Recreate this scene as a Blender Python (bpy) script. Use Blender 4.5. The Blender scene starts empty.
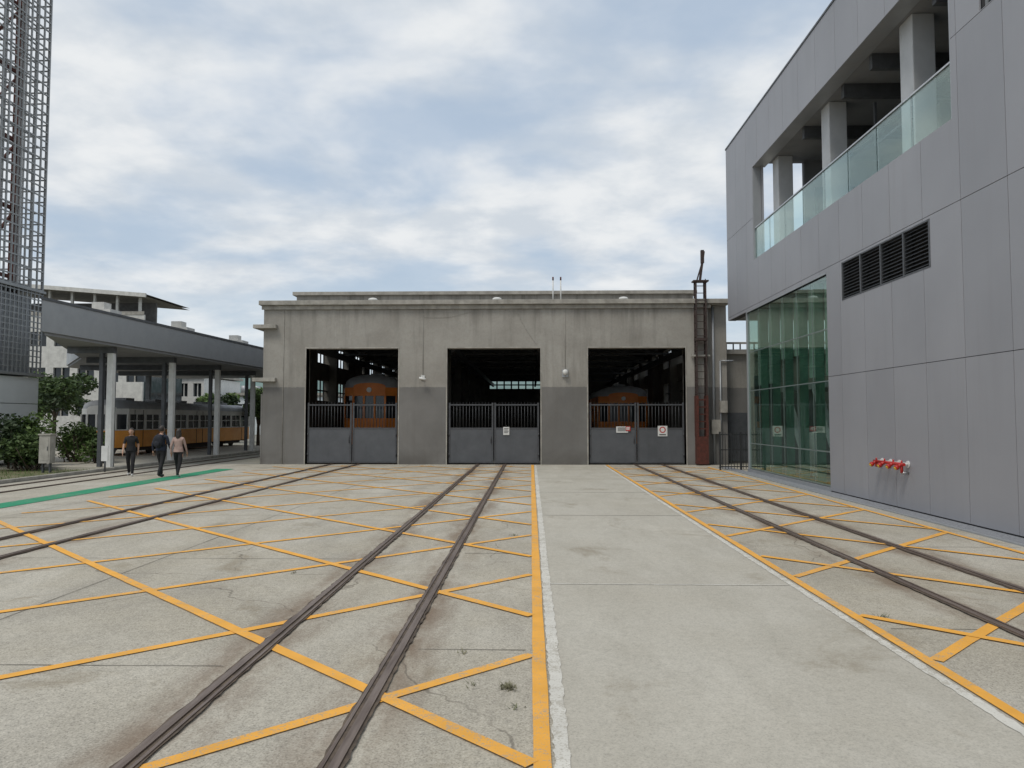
import bpy, math, random
from mathutils import Vector, Matrix
random.seed(7)
S=bpy.context.scene
C=bpy.context.collection
# ------------------------------------------------------------ helpers
def empty(name,loc=(0,0,0)):
    e=bpy.data.objects.new(name,None); e.location=loc; e.empty_display_size=.2; C.objects.link(e); return e
class MB:
    def __init__(s): s.v=[];s.f=[];s.m=[];s.sm=[]
    def box(s,x0,x1,y0,y1,z0,z1,m=0):
        b=len(s.v)
        s.v+=[(x0,y0,z0),(x1,y0,z0),(x1,y1,z0),(x0,y1,z0),(x0,y0,z1),(x1,y0,z1),(x1,y1,z1),(x0,y1,z1)]
        for q in ((0,3,2,1),(4,5,6,7),(0,1,5,4),(1,2,6,5),(2,3,7,6),(3,0,4,7)):
            s.f.append(tuple(b+i for i in q)); s.m.append(m); s.sm.append(False)
    def poly(s,pts,m=0):
        b=len(s.v); s.v+=[tuple(p) for p in pts]; s.f.append(tuple(range(b,b+len(pts)))); s.m.append(m); s.sm.append(False)
    def prism(s,pts,z0,z1,m=0,mt=None):
        n=len(pts); b=len(s.v)
        s.v+=[(p[0],p[1],z0) for p in pts]+[(p[0],p[1],z1) for p in pts]
        s.f.append(tuple(b+i for i in reversed(range(n)))); s.m.append(m if mt is None else mt); s.sm.append(False)
        s.f.append(tuple(b+n+i for i in range(n))); s.m.append(m); s.sm.append(False)
        for i in range(n):
            j=(i+1)%n
            s.f.append((b+i,b+j,b+n+j,b+n+i)); s.m.append(m); s.sm.append(False)
    def bar(s,p,q,w,h=None,m=0):
        h=h or w
        p=Vector(p);q=Vector(q); d=(q-p).normalized()
        up=Vector((0,0,1)) if abs(d.z)<.95 else Vector((0,1,0))
        a=d.cross(up).normalized()*w/2; c=d.cross(a).normalized()*h/2
        b=len(s.v)
        for o in (p,q):
            for t in (a+c,a-c,-a-c,-a+c): s.v.append(tuple(o+t))
        for f in ((0,1,2,3),(7,6,5,4),(0,4,5,1),(1,5,6,2),(2,6,7,3),(3,7,4,0)):
            s.f.append(tuple(b+i for i in f)); s.m.append(m); s.sm.append(False)
    def tube(s,p,q,r,r2=None,n=12,m=0,cap=True):
        r2=r if r2 is None else r2
        p=Vector(p);q=Vector(q); d=(q-p).normalized()
        up=Vector((0,0,1)) if abs(d.z)<.95 else Vector((0,1,0))
        a=d.cross(up).normalized(); c=d.cross(a).normalized(); b=len(s.v)
        for o,rr in ((p,r),(q,r2)):
            for i in range(n):
                t=2*math.pi*i/n; s.v.append(tuple(o+a*math.cos(t)*rr+c*math.sin(t)*rr))
        for i in range(n):
            j=(i+1)%n; s.f.append((b+i,b+j,b+n+j,b+n+i)); s.m.append(m); s.sm.append(True)
        if cap:
            s.f.append(tuple(b+i for i in reversed(range(n)))); s.f.append(tuple(b+n+i for i in range(n))); s.m+=[m,m]; s.sm+=[False,False]
    def path(s,pts,r,n=8,m=0):
        for i in range(len(pts)-1): s.tube(pts[i],pts[i+1],r,r,n,m)
    def sphere(s,c,r,m=0,nu=16,nv=10,keep=None):
        if not hasattr(r,'__len__'): r=(r,r,r)
        b=len(s.v)
        for j in range(nv+1):
            th=math.pi*j/nv
            for i in range(nu):
                ph=2*math.pi*i/nu
                s.v.append((c[0]+r[0]*math.sin(th)*math.cos(ph),c[1]+r[1]*math.sin(th)*math.sin(ph),c[2]+r[2]*math.cos(th)))
        for j in range(nv):
            for i in range(nu):
                k=(i+1)%nu
                q=(b+j*nu+i,b+(j+1)*nu+i,b+(j+1)*nu+k,b+j*nu+k)
                if keep:
                    cc=sum((Vector(s.v[t]) for t in q),Vector())/4
                    if not keep(cc-Vector(c)): continue
                s.f.append(q); s.m.append(m); s.sm.append(True)
    def make(s,name,mats,parent=None,bevel=0,fix=True):
        me=bpy.data.meshes.new(name); me.from_pydata(s.v,[],s.f)
        for mt in mats: me.materials.append(mt)
        me.polygons.foreach_set('material_index',s.m); me.polygons.foreach_set('use_smooth',s.sm)
        me.update()
        if fix:
            import bmesh
            bm=bmesh.new(); bm.from_mesh(me); bmesh.ops.recalc_face_normals(bm,faces=bm.faces); bm.to_mesh(me); bm.free()
        o=bpy.data.objects.new(name,me); C.objects.link(o)
        if parent is not None: o.parent=parent; o.matrix_parent_inverse=Matrix.Translation(-Vector(parent.location))
        if bevel:
            b=o.modifiers.new('bevel','BEVEL'); b.width=bevel; b.segments=2; b.limit_method='ANGLE'
        return o
def sub1(r,h):
    a0,a1,b0,b1=r; c0,c1,d0,d1=h
    if c0>=a1 or c1<=a0 or d0>=b1 or d1<=b0: return [r]
    out=[]
    if d0>b0: out.append((a0,a1,b0,d0))
    if d1<b1: out.append((a0,a1,d1,b1))
    m0=max(b0,d0); m1=min(b1,d1)
    if c0>a0: out.append((a0,c0,m0,m1))
    if c1<a1: out.append((c1,a1,m0,m1))
    return out
def sub(r,holes):
    L=[r]
    for h in holes: L=[q for p in L for q in sub1(p,h)]
    return [q for q in L if q[1]-q[0]>.004 and q[3]-q[2]>.004]
# ------------------------------------------------------------ materials
class NT:
    def __init__(s,name):
        s.mat=bpy.data.materials.new(name); s.mat.use_nodes=True; s.t=s.mat.node_tree; s.n=s.t.nodes; s.l=s.t.links
        s.b=s.n['Principled BSDF']; s.geo=s.n.new('ShaderNodeNewGeometry')
    def lk(s,a,b): s.l.new(a,b)
    def mapping(s,scale=(1,1,1),loc=(0,0,0),rot=(0,0,0)):
        m=s.n.new('ShaderNodeMapping'); m.inputs['Scale'].default_value=scale; m.inputs['Location'].default_value=loc; m.inputs['Rotation'].default_value=rot
        s.lk(s.geo.outputs['Position'],m.inputs['Vector']); return m.outputs[0]
    def noise(s,vec,scale,detail=4,rough=.55,dist=0):
        n=s.n.new('ShaderNodeTexNoise'); n.inputs['Scale'].default_value=scale; n.inputs['Detail'].default_value=detail
        n.inputs['Roughness'].default_value=rough; n.inputs['Distortion'].default_value=dist; s.lk(vec,n.inputs['Vector']); return n.outputs['Fac']
    def ramp(s,fac,p0,p1,v0=0,v1=1):
        n=s.n.new('ShaderNodeMapRange'); n.inputs['From Min'].default_value=p0; n.inputs['From Max'].default_value=p1
        n.inputs['To Min'].default_value=v0; n.inputs['To Max'].default_value=v1; s.lk(fac,n.inputs['Value']); return n.outputs[0]
    def math(s,op,a,b=None,clamp=False):
        n=s.n.new('ShaderNodeMath'); n.operation=op; n.use_clamp=clamp
        for i,x in enumerate((a,b)):
            if x is None: continue
            if isinstance(x,(int,float)): n.inputs[i].default_value=x
            else: s.lk(x,n.inputs[i])
        return n.outputs[0]
    def mix(s,fac,a,b,mode='MIX'):
        n=s.n.new('ShaderNodeMix'); n.data_type='RGBA'; n.blend_type=mode
        for k,x in ((0,fac),(6,a),(7,b)):
            if isinstance(x,(int,float)): n.inputs[k].default_value=x
            elif isinstance(x,tuple): n.inputs[k].default_value=(*x,1)
            else: s.lk(x,n.inputs[k])
        return n.outputs[2]
    def bump(s,h,strength=.2,dist=.02):
        n=s.n.new('ShaderNodeBump'); n.inputs['Strength'].default_value=strength; n.inputs['Distance'].default_value=dist
        s.lk(h,n.inputs['Height']); s.lk(n.outputs[0],s.b.inputs['Normal'])
    def col(s,c): s.lk(c,s.b.inputs['Base Color'])
    def sep(s):
        n=s.n.new('ShaderNodeSeparateXYZ'); s.lk(s.geo.outputs['Position'],n.inputs[0]); return n.outputs
def pm(name,c1,c2=None,scale=4,rough=.6,metal=0,bump=.1,stretch=(1,1,1),dirt=.0,spec=.5):
    t=NT(name); c2=c2 or tuple(x*.8 for x in c1)
    v=t.mapping(stretch); n=t.noise(v,scale,4,.6); c=t.mix(t.ramp(n,.35,.65),c1,c2)
    if dirt:
        n2=t.noise(t.mapping((1,1,.12)),2.2,4,.6); c=t.mix(t.ramp(n2,.52,.75,0,dirt),c,tuple(x*.35 for x in c1))
    t.col(c); t.b.inputs['Metallic'].default_value=metal
    t.b.inputs['Specular IOR Level'].default_value=spec
    t.lk(t.ramp(n,.3,.7,max(rough-.08,0),min(rough+.08,1)),t.b.inputs['Roughness'])
    if bump>.15: t.bump(n,bump,.01)
    return t.mat
def m_concrete_ground(name,base,dark,tan,crack=True,rough_agg=1.0,rails=()):
    t=NT(name); P=t.geo.outputs['Position']; x,y,z=t.sep()
    n1=t.noise(t.mapping(),.35,4,.6,.3); n2=t.noise(t.mapping((1,.3,1)),1.7,5,.68); n3=t.noise(t.mapping(),14,5,.8); n4=t.noise(t.mapping((1,1,1),(7,3,0)),70,2,.8)
    n5=t.noise(t.mapping((1,.7,1),(31,5,0)),.62,5,.6,.9)
    c=t.mix(t.ramp(n1,.35,.65),base,tan)
    c=t.mix(t.ramp(n5,.50,.66,0,.5),c,tuple(v*1.15 for v in dark))
    c=t.mix(t.ramp(n5,.44,.34,0,.5),c,tuple(min(v*1.14,.8) for v in base))
    c=t.mix(t.ramp(n2,.46,.72,0,.6),c,dark)
    c=t.mix(t.ramp(n3,.5,.68,0,.5*rough_agg),c,tuple(v*.5 for v in base))
    c=t.mix(t.ramp(n3,.46,.34,0,.3*rough_agg),c,tuple(min(v*1.3,.8) for v in base))
    c=t.mix(t.ramp(n4,.52,.66,0,.65*rough_agg),c,tuple(v*.34 for v in base))
    c=t.mix(t.ramp(n4,.44,.32,0,.45*rough_agg),c,tuple(min(v*1.4,.8) for v in base))
    st=t.noise(t.mapping((1,.8,1),(20,11,0)),.9,5,.7,.6)
    c=t.mix(t.ramp(st,.58,.72,0,.6),c,(tan[0]*.55,tan[1]*.5,tan[2]*.43))
    for xr in rails:
        d=t.math('ABSOLUTE',t.math('SUBTRACT',x,xr)); k=t.math('MULTIPLY',t.ramp(d,.45,.08,0,1),t.ramp(n2,.40,.62,0,.8),True); c=t.mix(k,c,(.17,.11,.07))
    if crack:
        nz=t.n.new('ShaderNodeTexNoise'); nz.inputs['Scale'].default_value=1.1; nz.inputs['Detail'].default_value=4; t.lk(P,nz.inputs['Vector'])
        va=t.n.new('ShaderNodeVectorMath'); va.operation='SCALE'; va.inputs['Scale'].default_value=.9; t.lk(nz.outputs['Color'],va.inputs[0])
        vb=t.n.new('ShaderNodeVectorMath'); vb.operation='ADD'; t.lk(P,vb.inputs[0]); t.lk(va.outputs[0],vb.inputs[1])
        vo=t.n.new('ShaderNodeTexVoronoi'); vo.feature='DISTANCE_TO_EDGE'; vo.inputs['Scale'].default_value=.17; t.lk(vb.outputs[0],vo.inputs['Vector'])
        k=t.math('MULTIPLY',t.ramp(vo.outputs['Distance'],.0024,.0008),t.ramp(n1,.46,.56))
        c=t.mix(t.math('MULTIPLY',k,.5,True),c,(.09,.075,.06))
    t.col(c); t.b.inputs['Roughness'].default_value=.88; t.b.inputs['Specular IOR Level'].default_value=.2
    t.bump(n3,.4*rough_agg,.006)
    return t.mat
M={}
RX=[a+s for a in (-7.91,-1.68,4.93) for s in (-.566,.566)]
M['yard']=m_concrete_ground('yard_concrete',(.49,.46,.395),(.295,.27,.225),(.41,.37,.292),rails=RX)
M['slab']=m_concrete_ground('slab_concrete',(.495,.47,.41),(.375,.35,.295),(.45,.42,.355),False,.5)
M['ground']=m_concrete_ground('ground_far',(.28,.27,.24),(.2,.2,.17),(.25,.24,.18),False)
def m_paint(name,col,under,wear=.5):
    t=NT(name); n=t.noise(t.mapping(),9,6,.8); n2=t.noise(t.mapping(),60,2,.8); n1=t.noise(t.mapping(),.8,3,.5)
    k=t.math('ADD',t.ramp(n,.46,.70,0,.6),t.ramp(n2,.48,.72,0,.6)); k=t.math('MULTIPLY',k,t.ramp(n1,.3,.62,.4,1.8))
    c=t.mix(t.ramp(t.noise(t.mapping(),3,3),.3,.7),col,tuple(x*.84 for x in col))
    c=t.mix(t.ramp(k,wear-.14,wear+.18,0,.85),c,under)
    t.col(c); t.b.inputs['Roughness'].default_value=.75; t.b.inputs['Specular IOR Level'].default_value=.25; return t.mat
M['orange']=m_paint('orange_road_paint',(.86,.43,.075),(.42,.34,.24),.56)
M['white_paint']=m_paint('worn_white_paint',(.68,.66,.60),(.42,.39,.33),.38)
M['green_paint']=m_paint('green_road_paint',(.035,.28,.15),(.25,.27,.22),.62)
M['joint']=pm('joint',(.12,.105,.085),(.22,.20,.17),3,.95)
M['rail']=pm('rail_steel',(.215,.165,.135),(.115,.082,.065),14,.45,.3,.2,(1,.1,1))
M['railbed']=pm('flangeway_grime',(.065,.05,.04),(.15,.115,.085),7,.95)
def m_facade():
    t=NT('weathered_facade'); z=t.sep()[2]
    n1=t.noise(t.mapping(),.55,4,.6,.4); st=t.noise(t.mapping((1,1,.1)),2.6,5,.65); n3=t.noise(t.mapping(),13,4,.7)
    c=t.mix(t.ramp(n1,.35,.65),(.375,.358,.325),(.29,.273,.245))
    d=t.mix(t.ramp(n1,.35,.65),(.215,.208,.198),(.165,.16,.152))
    zz=t.math('ADD',z,t.ramp(n3,.3,.7,-.02,.02))
    c=t.mix(t.ramp(zz,3.30,3.27),c,d)
    c=t.mix(t.ramp(st,.50,.74,0,.42),c,(.14,.13,.115))
    top=t.math('MULTIPLY',t.ramp(z,5.9,6.8),t.ramp(st,.42,.64)); c=t.mix(t.math('MULTIPLY',top,.5,True),c,(.12,.112,.10))
    c=t.mix(t.ramp(n3,.45,.75,0,.3),c,(.2,.19,.175))
    bot=t.math('MULTIPLY',t.ramp(z,.7,0),t.ramp(n1,.3,.6)); c=t.mix(t.math('MULTIPLY',bot,.5,True),c,(.09,.08,.068))
    t.col(c); t.b.inputs['Roughness'].default_value=.9; t.b.inputs['Specular IOR Level'].default_value=.2; t.bump(n3,.3,.01); return t.mat
M['facade']=m_facade()
M['coping']=pm('coping_concrete',(.42,.40,.36),(.29,.275,.245),3,.9,0,.2,dirt=.5,spec=.2)
M['dado']=pm('dark_plaster',(.15,.145,.14),(.11,.105,.10),3,.9)
M['gate']=pm('gate_paint',(.105,.11,.12),(.085,.09,.098),2,.5,.1,.05,dirt=.25)
M['gatebar']=pm('gate_bar',(.085,.088,.095),(.065,.067,.072),6,.5,.2)
M['rust']=pm('rust_red_steel',(.13,.035,.025),(.07,.028,.02),9,.8,.2,.2)
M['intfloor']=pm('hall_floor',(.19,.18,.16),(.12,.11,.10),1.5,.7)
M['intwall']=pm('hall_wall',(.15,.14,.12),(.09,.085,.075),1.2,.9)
M['white']=pm('white_enamel',(.72,.72,.70),(.62,.62,.6),4,.5,dirt=.2)
M['red']=pm('red_enamel',(.5,.025,.02),(.36,.02,.016),8,.35)
M['yellow']=pm('yellow_enamel',(.7,.45,.03),(.6,.36,.03),8,.4)
M['chrome']=pm('brushed_metal',(.55,.55,.55),(.4,.4,.4),12,.3,.9)
M['black']=pm('black_steel',(.022,.023,.025),(.03,.03,.03),8,.5)
M['steelgray']=pm('galvanised_steel',(.36,.375,.39),(.32,.335,.35),1.5,.45,.3,.05)
M['lattice']=pm('lattice_steel',(.32,.33,.335),(.26,.27,.275),3,.55,.2,.05)
M['darksteel']=pm('dark_steel',(.10,.105,.115),(.075,.08,.085),4,.5,.2)
M['skylightbox']=pm('cream_panel',(.62,.61,.57),(.5,.49,.46),3,.6,dirt=.3)
M['plinth']=pm('pale_plinth_panel',(.74,.78,.80),(.68,.72,.74),1,.5)
def m_panel():
    t=NT('aluminium_panel'); n=t.noise(t.mapping(),.5,3,.5); st=t.noise(t.mapping((1,1,.08)),3,4,.6); n3=t.noise(t.mapping(),40,2,.6)
    at=t.n.new('ShaderNodeAttribute'); at.attribute_name='tone'
    c=t.mix(t.ramp(n,.3,.7),(.335,.337,.36),(.30,.303,.325))
    c=t.mix(at.outputs['Fac'],c,t.mix(1.0,c,(.88,.885,.89),'MULTIPLY'))
    c=t.mix(t.ramp(st,.52,.8,0,.3),c,(.25,.25,.255))
    t.col(c); t.b.inputs['Metallic'].default_value=.1; t.lk(t.ramp(n3,.3,.7,.45,.55),t.b.inputs['Roughness'])
    return t.mat
M['panel']=m_panel()
M['seam']=pm('seam_grey',(.06,.06,.065),(.05,.05,.055),3,.8)
M['soffit']=pm('soffit_grey',(.24,.245,.255),(.21,.215,.225),2,.7)
M['colgrey']=pm('terrace_column',(.50,.51,.52),(.44,.45,.46),2,.6)
def m_glass(name,tint,f0=.05,rough=.02,fm=.85,refl=(.86,.97,.92)):
    t=NT(name); n=t.n; t.n.remove(t.b); out=n['Material Output']
    tr=n.new('ShaderNodeBsdfTransparent'); tr.inputs[0].default_value=(*tint,1)
    gl=n.new('ShaderNodeBsdfGlossy'); gl.inputs['Roughness'].default_value=rough; gl.inputs[0].default_value=(*refl,1)
    lw=n.new('ShaderNodeLayerWeight'); lw.inputs['Blend'].default_value=.5
    k=t.math('ADD',t.math('MULTIPLY',t.math('POWER',lw.outputs['Facing'],4.0),fm),f0,True)
    nz=n.new('ShaderNodeTexNoise'); nz.inputs['Scale'].default_value=.8; nz.inputs['Detail'].default_value=1
    t.lk(t.geo.outputs['Position'],nz.inputs['Vector'])
    bp=n.new('ShaderNodeBump'); bp.inputs['Strength'].default_value=.05; bp.inputs['Distance'].default_value=.05; t.lk(nz.outputs[0],bp.inputs['Height']); t.lk(bp.outputs[0],gl.inputs['Normal'])
    mx=n.new('ShaderNodeMixShader'); t.lk(k,mx.inputs[0]); t.lk(tr.outputs[0],mx.inputs[1]); t.lk(gl.outputs[0],mx.inputs[2]); t.lk(mx.outputs[0],out.inputs[0]); return t.mat
M['glass_green']=m_glass('green_glass',(.86,.93,.895),.06)
M['glass_rail']=m_glass('balustrade_glass',(.88,.95,.94),.08)
M['glass_dark']=pm('dark_window_glass',(.02,.024,.028),(.03,.035,.04),2,.08,0,0)
M['greenfin']=pm('green_glass_fin',(.13,.24,.19),(.10,.19,.155),2,.3)
M['blind']=pm('pale_green_blind',(.36,.48,.42),(.25,.35,.30),.5,.6)
def m_leaf(name,a,b,sc=2.5):
    t=NT(name); n=t.noise(t.mapping(),sc,3,.6)
    c=t.mix(t.ramp(n,.35,.65),a,b); t.col(c); t.b.inputs['Roughness'].default_value=.6; t.b.inputs['Specular IOR Level'].default_value=.3; return t.mat
M['leaf']=m_leaf('leaf',(.035,.065,.02),(.08,.12,.035)); M['leaf2']=m_leaf('leaf_bright',(.075,.13,.035),(.12,.18,.05)); M['leafdark']=m_leaf('leaf_dark',(.018,.034,.015),(.04,.065,.022))
M['bark']=pm('bark',(.11,.085,.06),(.07,.05,.04),9,.9,bump=.4)
M['grass']=m_leaf('grass_soil',(.10,.12,.05),(.20,.18,.11),1.2)
M['tr_orange']=pm('train_orange',(.88,.37,.05),(.78,.30,.035),2,.4,dirt=.2)
M['tr_orange_dim']=pm('train_orange_dimmed',(.74,.22,.025),(.62,.17,.02),2,.5,dirt=.25)  # darker copy of the train orange, dim hall interior put into the colour
M['tr_cream']=pm('train_cream',(.70,.69,.66),(.62,.61,.58),2,.45,dirt=.25)
M['tr_roof']=pm('train_roof',(.34,.35,.36),(.28,.28,.29),2,.6,dirt=.3)
M['tr_under']=pm('train_under',(.04,.038,.036),(.06,.05,.045),5,.8)
# ------------------------------------------------------------ ground
def sheet(name,x0,x1,y0,y1,z,mat,parent=None):
    b=MB(); b.poly([(x0,y0,z),(x1,y0,z),(x1,y1,z),(x0,y1,z)]); return b.make(name,[mat],parent,fix=False)
sheet('ground',-700,700,-300,900,0,M['ground'])
sheet('concrete_yard',-15.6,9,-6,30.5,.004,M['yard'])
sheet('concrete_path',.22,3.02,-6,30.3,.008,M['slab'])
sheet('grass',-60,-15.9,6,27,.006,M['grass'])
e=empty('kerb'); b=MB(); b.box(-15.9,-15.75,4,60,0,.11); b.make('kerb_stone',[M['coping']],e,.015)
e=empty('paving_joints'); b=MB()
def strip(b,p,q,w,z,m=0,j=0,step=.35):
    p=Vector((p[0],p[1],0)); q=Vector((q[0],q[1],0)); d=(q-p); n=Vector((-d.y,d.x,0)).normalized()*w/2
    k=max(1,int(d.length/step)) if j else 1
    L=None
    for i in range(k+1):
        c=p+d*(i/k); a=c-n*(1+random.uniform(-j,j)); bb=c+n*(1+random.uniform(-j,j))
        if L: b.poly([(L[0].x,L[0].y,z),(a.x,a.y,z),(bb.x,bb.y,z),(L[1].x,L[1].y,z)],m)
        L=(a,bb)
for y in (3.2,6.1,10.4,14.8,19.1,23.4,27.6): 
    strip(b,(-11,y-.9),(-8.7,y-.9),.010,.008,0,.5); strip(b,(-7.2,y-.5),(-2.4,y-.45),.010,.008,0,.5); strip(b,(-.95,y),( -.05,y),.010,.008,0,.5); strip(b,(3.3,y+.7),(4.2,y+.7),.010,.008,0,.5); strip(b,(5.7,y+.7),(7.35,y+.7),.010,.008,0,.5)
for y in (14.5,19.0,23.2,27.5): strip(b,(.24,y),(3.0,y),.022,.0105,0,.4)
for x in (-5.1,-10.4): strip(b,(x,-5),(x,30.4),.010,.008,0,.5)
b.make('joint_lines',[M['joint']],e,fix=False)
e=empty('road_markings')
def ragged(b,x0,x1,y0,y1,z,step=.22,j=.02,m=0,near=None):
    y=y0; L=[x0+random.uniform(-j,j),x1+random.uniform(-j,j)]
    while y<y1:
        yn=min(y+step*random.uniform(.6,1.4)*(1 if y<12 else 3),y1); N=[x0+random.uniform(-j,j),x1+random.uniform(-j,j)]
        b.poly([(L[0],y,z),(L[1],y,z),(N[1],yn,z),(N[0],yn,z)],m); L=N; y=yn
b=MB(); ragged(b,.008,.115,-5,30.2,.015,.3,.0035); ragged(b,3.10,3.20,-5,30.2,.015,.3,.0035)
ragged(b,7.0,7.1,2,29,.015,.5,.004)
sl=.925
def clipline(x0,x1,c,s,xr,y0=-4,y1=29.5):
    a,bb=x0,x1
    for lim,up in ((y0,0),(y1,1)):
        xx=(lim-c)/s+xr
        if (s>0)==(up==0): a=max(a,xx)
        else: bb=min(bb,xx)
    return (a,bb) if bb>a+.1 else None
for k in range(-3,16):
    for (c,s) in ((5.97+3.03*(k-1),sl),(4.1+3.03*k,-sl)):
        r=clipline(-10.4,.003,c,s,0)
        if r: strip(b,(r[0],c+s*r[0]),(r[1],c+s*r[1]),.105,.0125 if s>0 else .0165,0,.07)
    for (c,s) in ((5.9+3.05*(k-1),sl),(7.25+3.05*(k-2),-sl)):
        r=clipline(3.22,7.0,c,s,3.2)
        if r: strip(b,(r[0],c+s*(r[0]-3.2)),(r[1],c+s*(r[1]-3.2)),.105,.0125 if s>0 else .0165,0,.07)
b.make('orange_lines',[M['orange']],e,fix=False)
b=MB(); ragged(b,.13,.225,-5,30,.0125,.05,.009); ragged(b,2.985,3.065,-5,30,.0125,.05,.009)
strip(b,(.22,8.5),(2.97,8.5),.03,.0125,0,.4,.1)
b.make('white_lines',[M['white_paint']],e,fix=False)
b=MB(); ragged(b,-12.1,-11.4,4,27.5,.0125,.8,.02); b.make('green_walkway_line',[M['green_paint']],e,fix=False)
for nm,xc,y1 in (('railway_track',-7.91,69),('railway_track',-1.67,69),('railway_track',4.93,69),('railway_track',-14.4,60)):
    e=empty(nm,(xc,0,0)); b=MB()
    for sgn in (-1,1):
        x=xc+sgn*.566
        ragged(b,x-.074,x+.074,-5.5,y1,.0205,.10,.010,1)
        b.box(x-.028+sgn*.022,x+.028+sgn*.022,-5.5,y1,.0,.033,0)
        g=x-sgn*.048
        b.box(g-.011,g+.011,-5.5,y1,.0,.029,0)
    b.make('rails',[M['rail'],M['railbed']],e,fix=False)
e=empty('drainage_strip'); b=MB(); b.box(7.42,7.5,-5,29,0,.03,0); b.make('edging',[M['steelgray']],e)
b=MB(); b.poly([(7.5,-5,.02),(7.9,-5,.02),(7.9,29,.02),(7.5,29,.02)]); b.make('gravel_margin',[pm('gravel_margin_mat',(.28,.29,.31),(.16,.165,.18),30,.9)],e,fix=False)
# ------------------------------------------------------------ weeds
def foliage(b,c,r,n,size,m=0):
    for i in range(n):
        while True:
            p=Vector((random.uniform(-1,1),random.uniform(-1,1),random.uniform(-1,1)))
            if .25<p.length<1: break
        p=Vector((c[0]+p.x*r[0],c[1]+p.y*r[1],c[2]+p.z*r[2]))
        s=size*random.uniform(.5,1.3); a=Vector((random.gauss(0,1),random.gauss(0,1),random.gauss(0,.6))).normalized()*s
        q=a.cross(Vector((random.gauss(0,1),random.gauss(0,1),random.gauss(0,1)))).normalized()*s*.5
        b.poly([p-a,p+q,p+a,p-q],m)
e=empty('weed_tuft',(-.17,5.25,0)); b=MB()
for cx,cy,n in ((-.17,5.25,90),(-.55,6.0,10),(-.12,4.9,8),(3.4,7.2,14),(-2.95,9.0,12),(-.3,12,20),(-.42,5.3,8)):
    for i in range(n):
        a=random.uniform(0,6.28); L=random.uniform(.03,.075); o=Vector((cx+random.gauss(0,.03),cy+random.gauss(0,.03),.006)); d=Vector((math.cos(a)*.7,math.sin(a)*.7,.5)); w=Vector((-math.sin(a),math.cos(a),0))*.005
        b.poly([o-w,o+w,o+d*L],0)
b.make('blades',[M['grass']],e,fix=False)
# ------------------------------------------------------------ depot building
D=empty('depot_building',(-1.5,30.5,0))
X0,X1=-11.48,8.35; YF=30.5
op=[(-9.62,-5.66),(-3.56,.40),(2.42,6.52)]
holes=[(a,c,-.1,4.94) for a,c in op]
b=MB()
for r in sub((X0,7.5,0,6.76),holes): b.box(r[0],r[1],YF,YF+.45,r[2],r[3])
b.box(7.5,X1,YF+.35,YF+.75,0,6.76)
b.make('front_wall',[M['facade']],D)
b=MB()
for side,xa,xb in (('l',X0,X0+.35),('r',X1-.35,X1)):
    wh=[]
    for k in range(9):
        y=33+k*4.1; wh.append((y,y+2.4,4.9,6.0))
        wh.append((y,y+2.4,2.9,4.0))
    y_a=YF+.45 if side=='l' else YF+.75
    for r in sub((y_a,70,0,6.76),wh): b.box(xa,xb,r[0],r[1],r[2],r[3])
    xm=(xa+xb)/2
    for (p,q,z0,z1) in wh:
        for i in range(1,4): yy=p+(q-p)*i/4; b.box(xm-.03,xm+.03,yy-.035,yy+.035,z0,z1,1)
        b.box(xm-.04,xm+.04,p,q,(z0+z1)/2-.035,(z0+z1)/2+.035,1)
wh=[(-4.0,.9,4.85,5.6)]
for r in sub((X0+.35,X1-.35,0,6.76),wh): b.box(r[0],r[1],69.6,70,r[2],r[3])
for (p,q,z0,z1) in wh:
    n=int((q-p)/.65)
    for i in range(1,n): xx=p+(q-p)*i/n; b.box(xx-.07,xx+.07,69.75,69.85,z0,z1,1)
    b.box(p,q,69.74,69.86,(z0+z1)/2-.06,(z0+z1)/2+.06,1)
b.make('hall_walls',[M['intwall'],M['black']],D)
b=MB()
b.box(X0,X1,YF+.0,70,6.762,6.8,0)
b.box(X0-.16,X1+.05,YF-.22,70.2,6.80,6.99,0)
b.box(X0-.08,7.6,YF-.08,YF-.002,6.62,6.797,0)
b.box(-10.9,7.45,33,68,6.99,7.66,1); b.box(-11.05,7.6,32.85,68.1,7.66,7.82,0)
for z in (5.80,3.52):
    b.box(X0-.38,X0+.6,YF-.25,YF-.003,z,z+.16,0); b.box(X0-.38,X0-.003,YF-.003,YF+1.2,z,z+.16,0)
b.box(X0-.08,X0-.003,YF-.003,YF+2,0,3.0,1)
b.make('roof_and_coping',[M['coping'],M['facade']],D,.01)
b=MB(); b.poly([(X0,YF,.009),(X1,YF,.009),(X1,70,.009),(X0,70,.009)]); b.make('hall_floor',[M['intfloor']],D,fix=False)
b=MB()
for k in range(7):
    y=34+k*5.6
    b.box(X0+.36,X1-.36,y-.12,y+.12,6.1,6.35,0); b.box(X0+.36,X1-.36,y-.06,y+.06,5.45,5.55,0)
    for i in range(12):
        xa=X0+.5+i*1.6; b.bar((xa,y,5.5),(xa+.8,y,6.1),.07,m=0); b.bar((xa+.8,y,6.1),(xa+1.6,y,5.5),.07,m=0)
    for x in (X0+.55,-4.6,1.4,X1-.55): b.box(x-.2,x+.2,y-.2,y+.2,0,5.45,1)
for x in (-9.9,-5.4,-3.6,.4,2.6,7.2): b.box(x-.08,x+.08,33,69,5.0,5.3,0)
b.make('roof_trusses',[M['darksteel'],M['intwall']],D)
b=MB()
for a,c in op:
    b.box(a-.05,a,YF-.012,YF+.5,0,4.94); b.box(c,c+.05,YF-.012,YF+.5,0,4.94); b.box(a-.05,c+.05,YF-.012,YF+.5,4.942,5.0)
b.make('opening_trim',[M['coping']],D)
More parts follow.
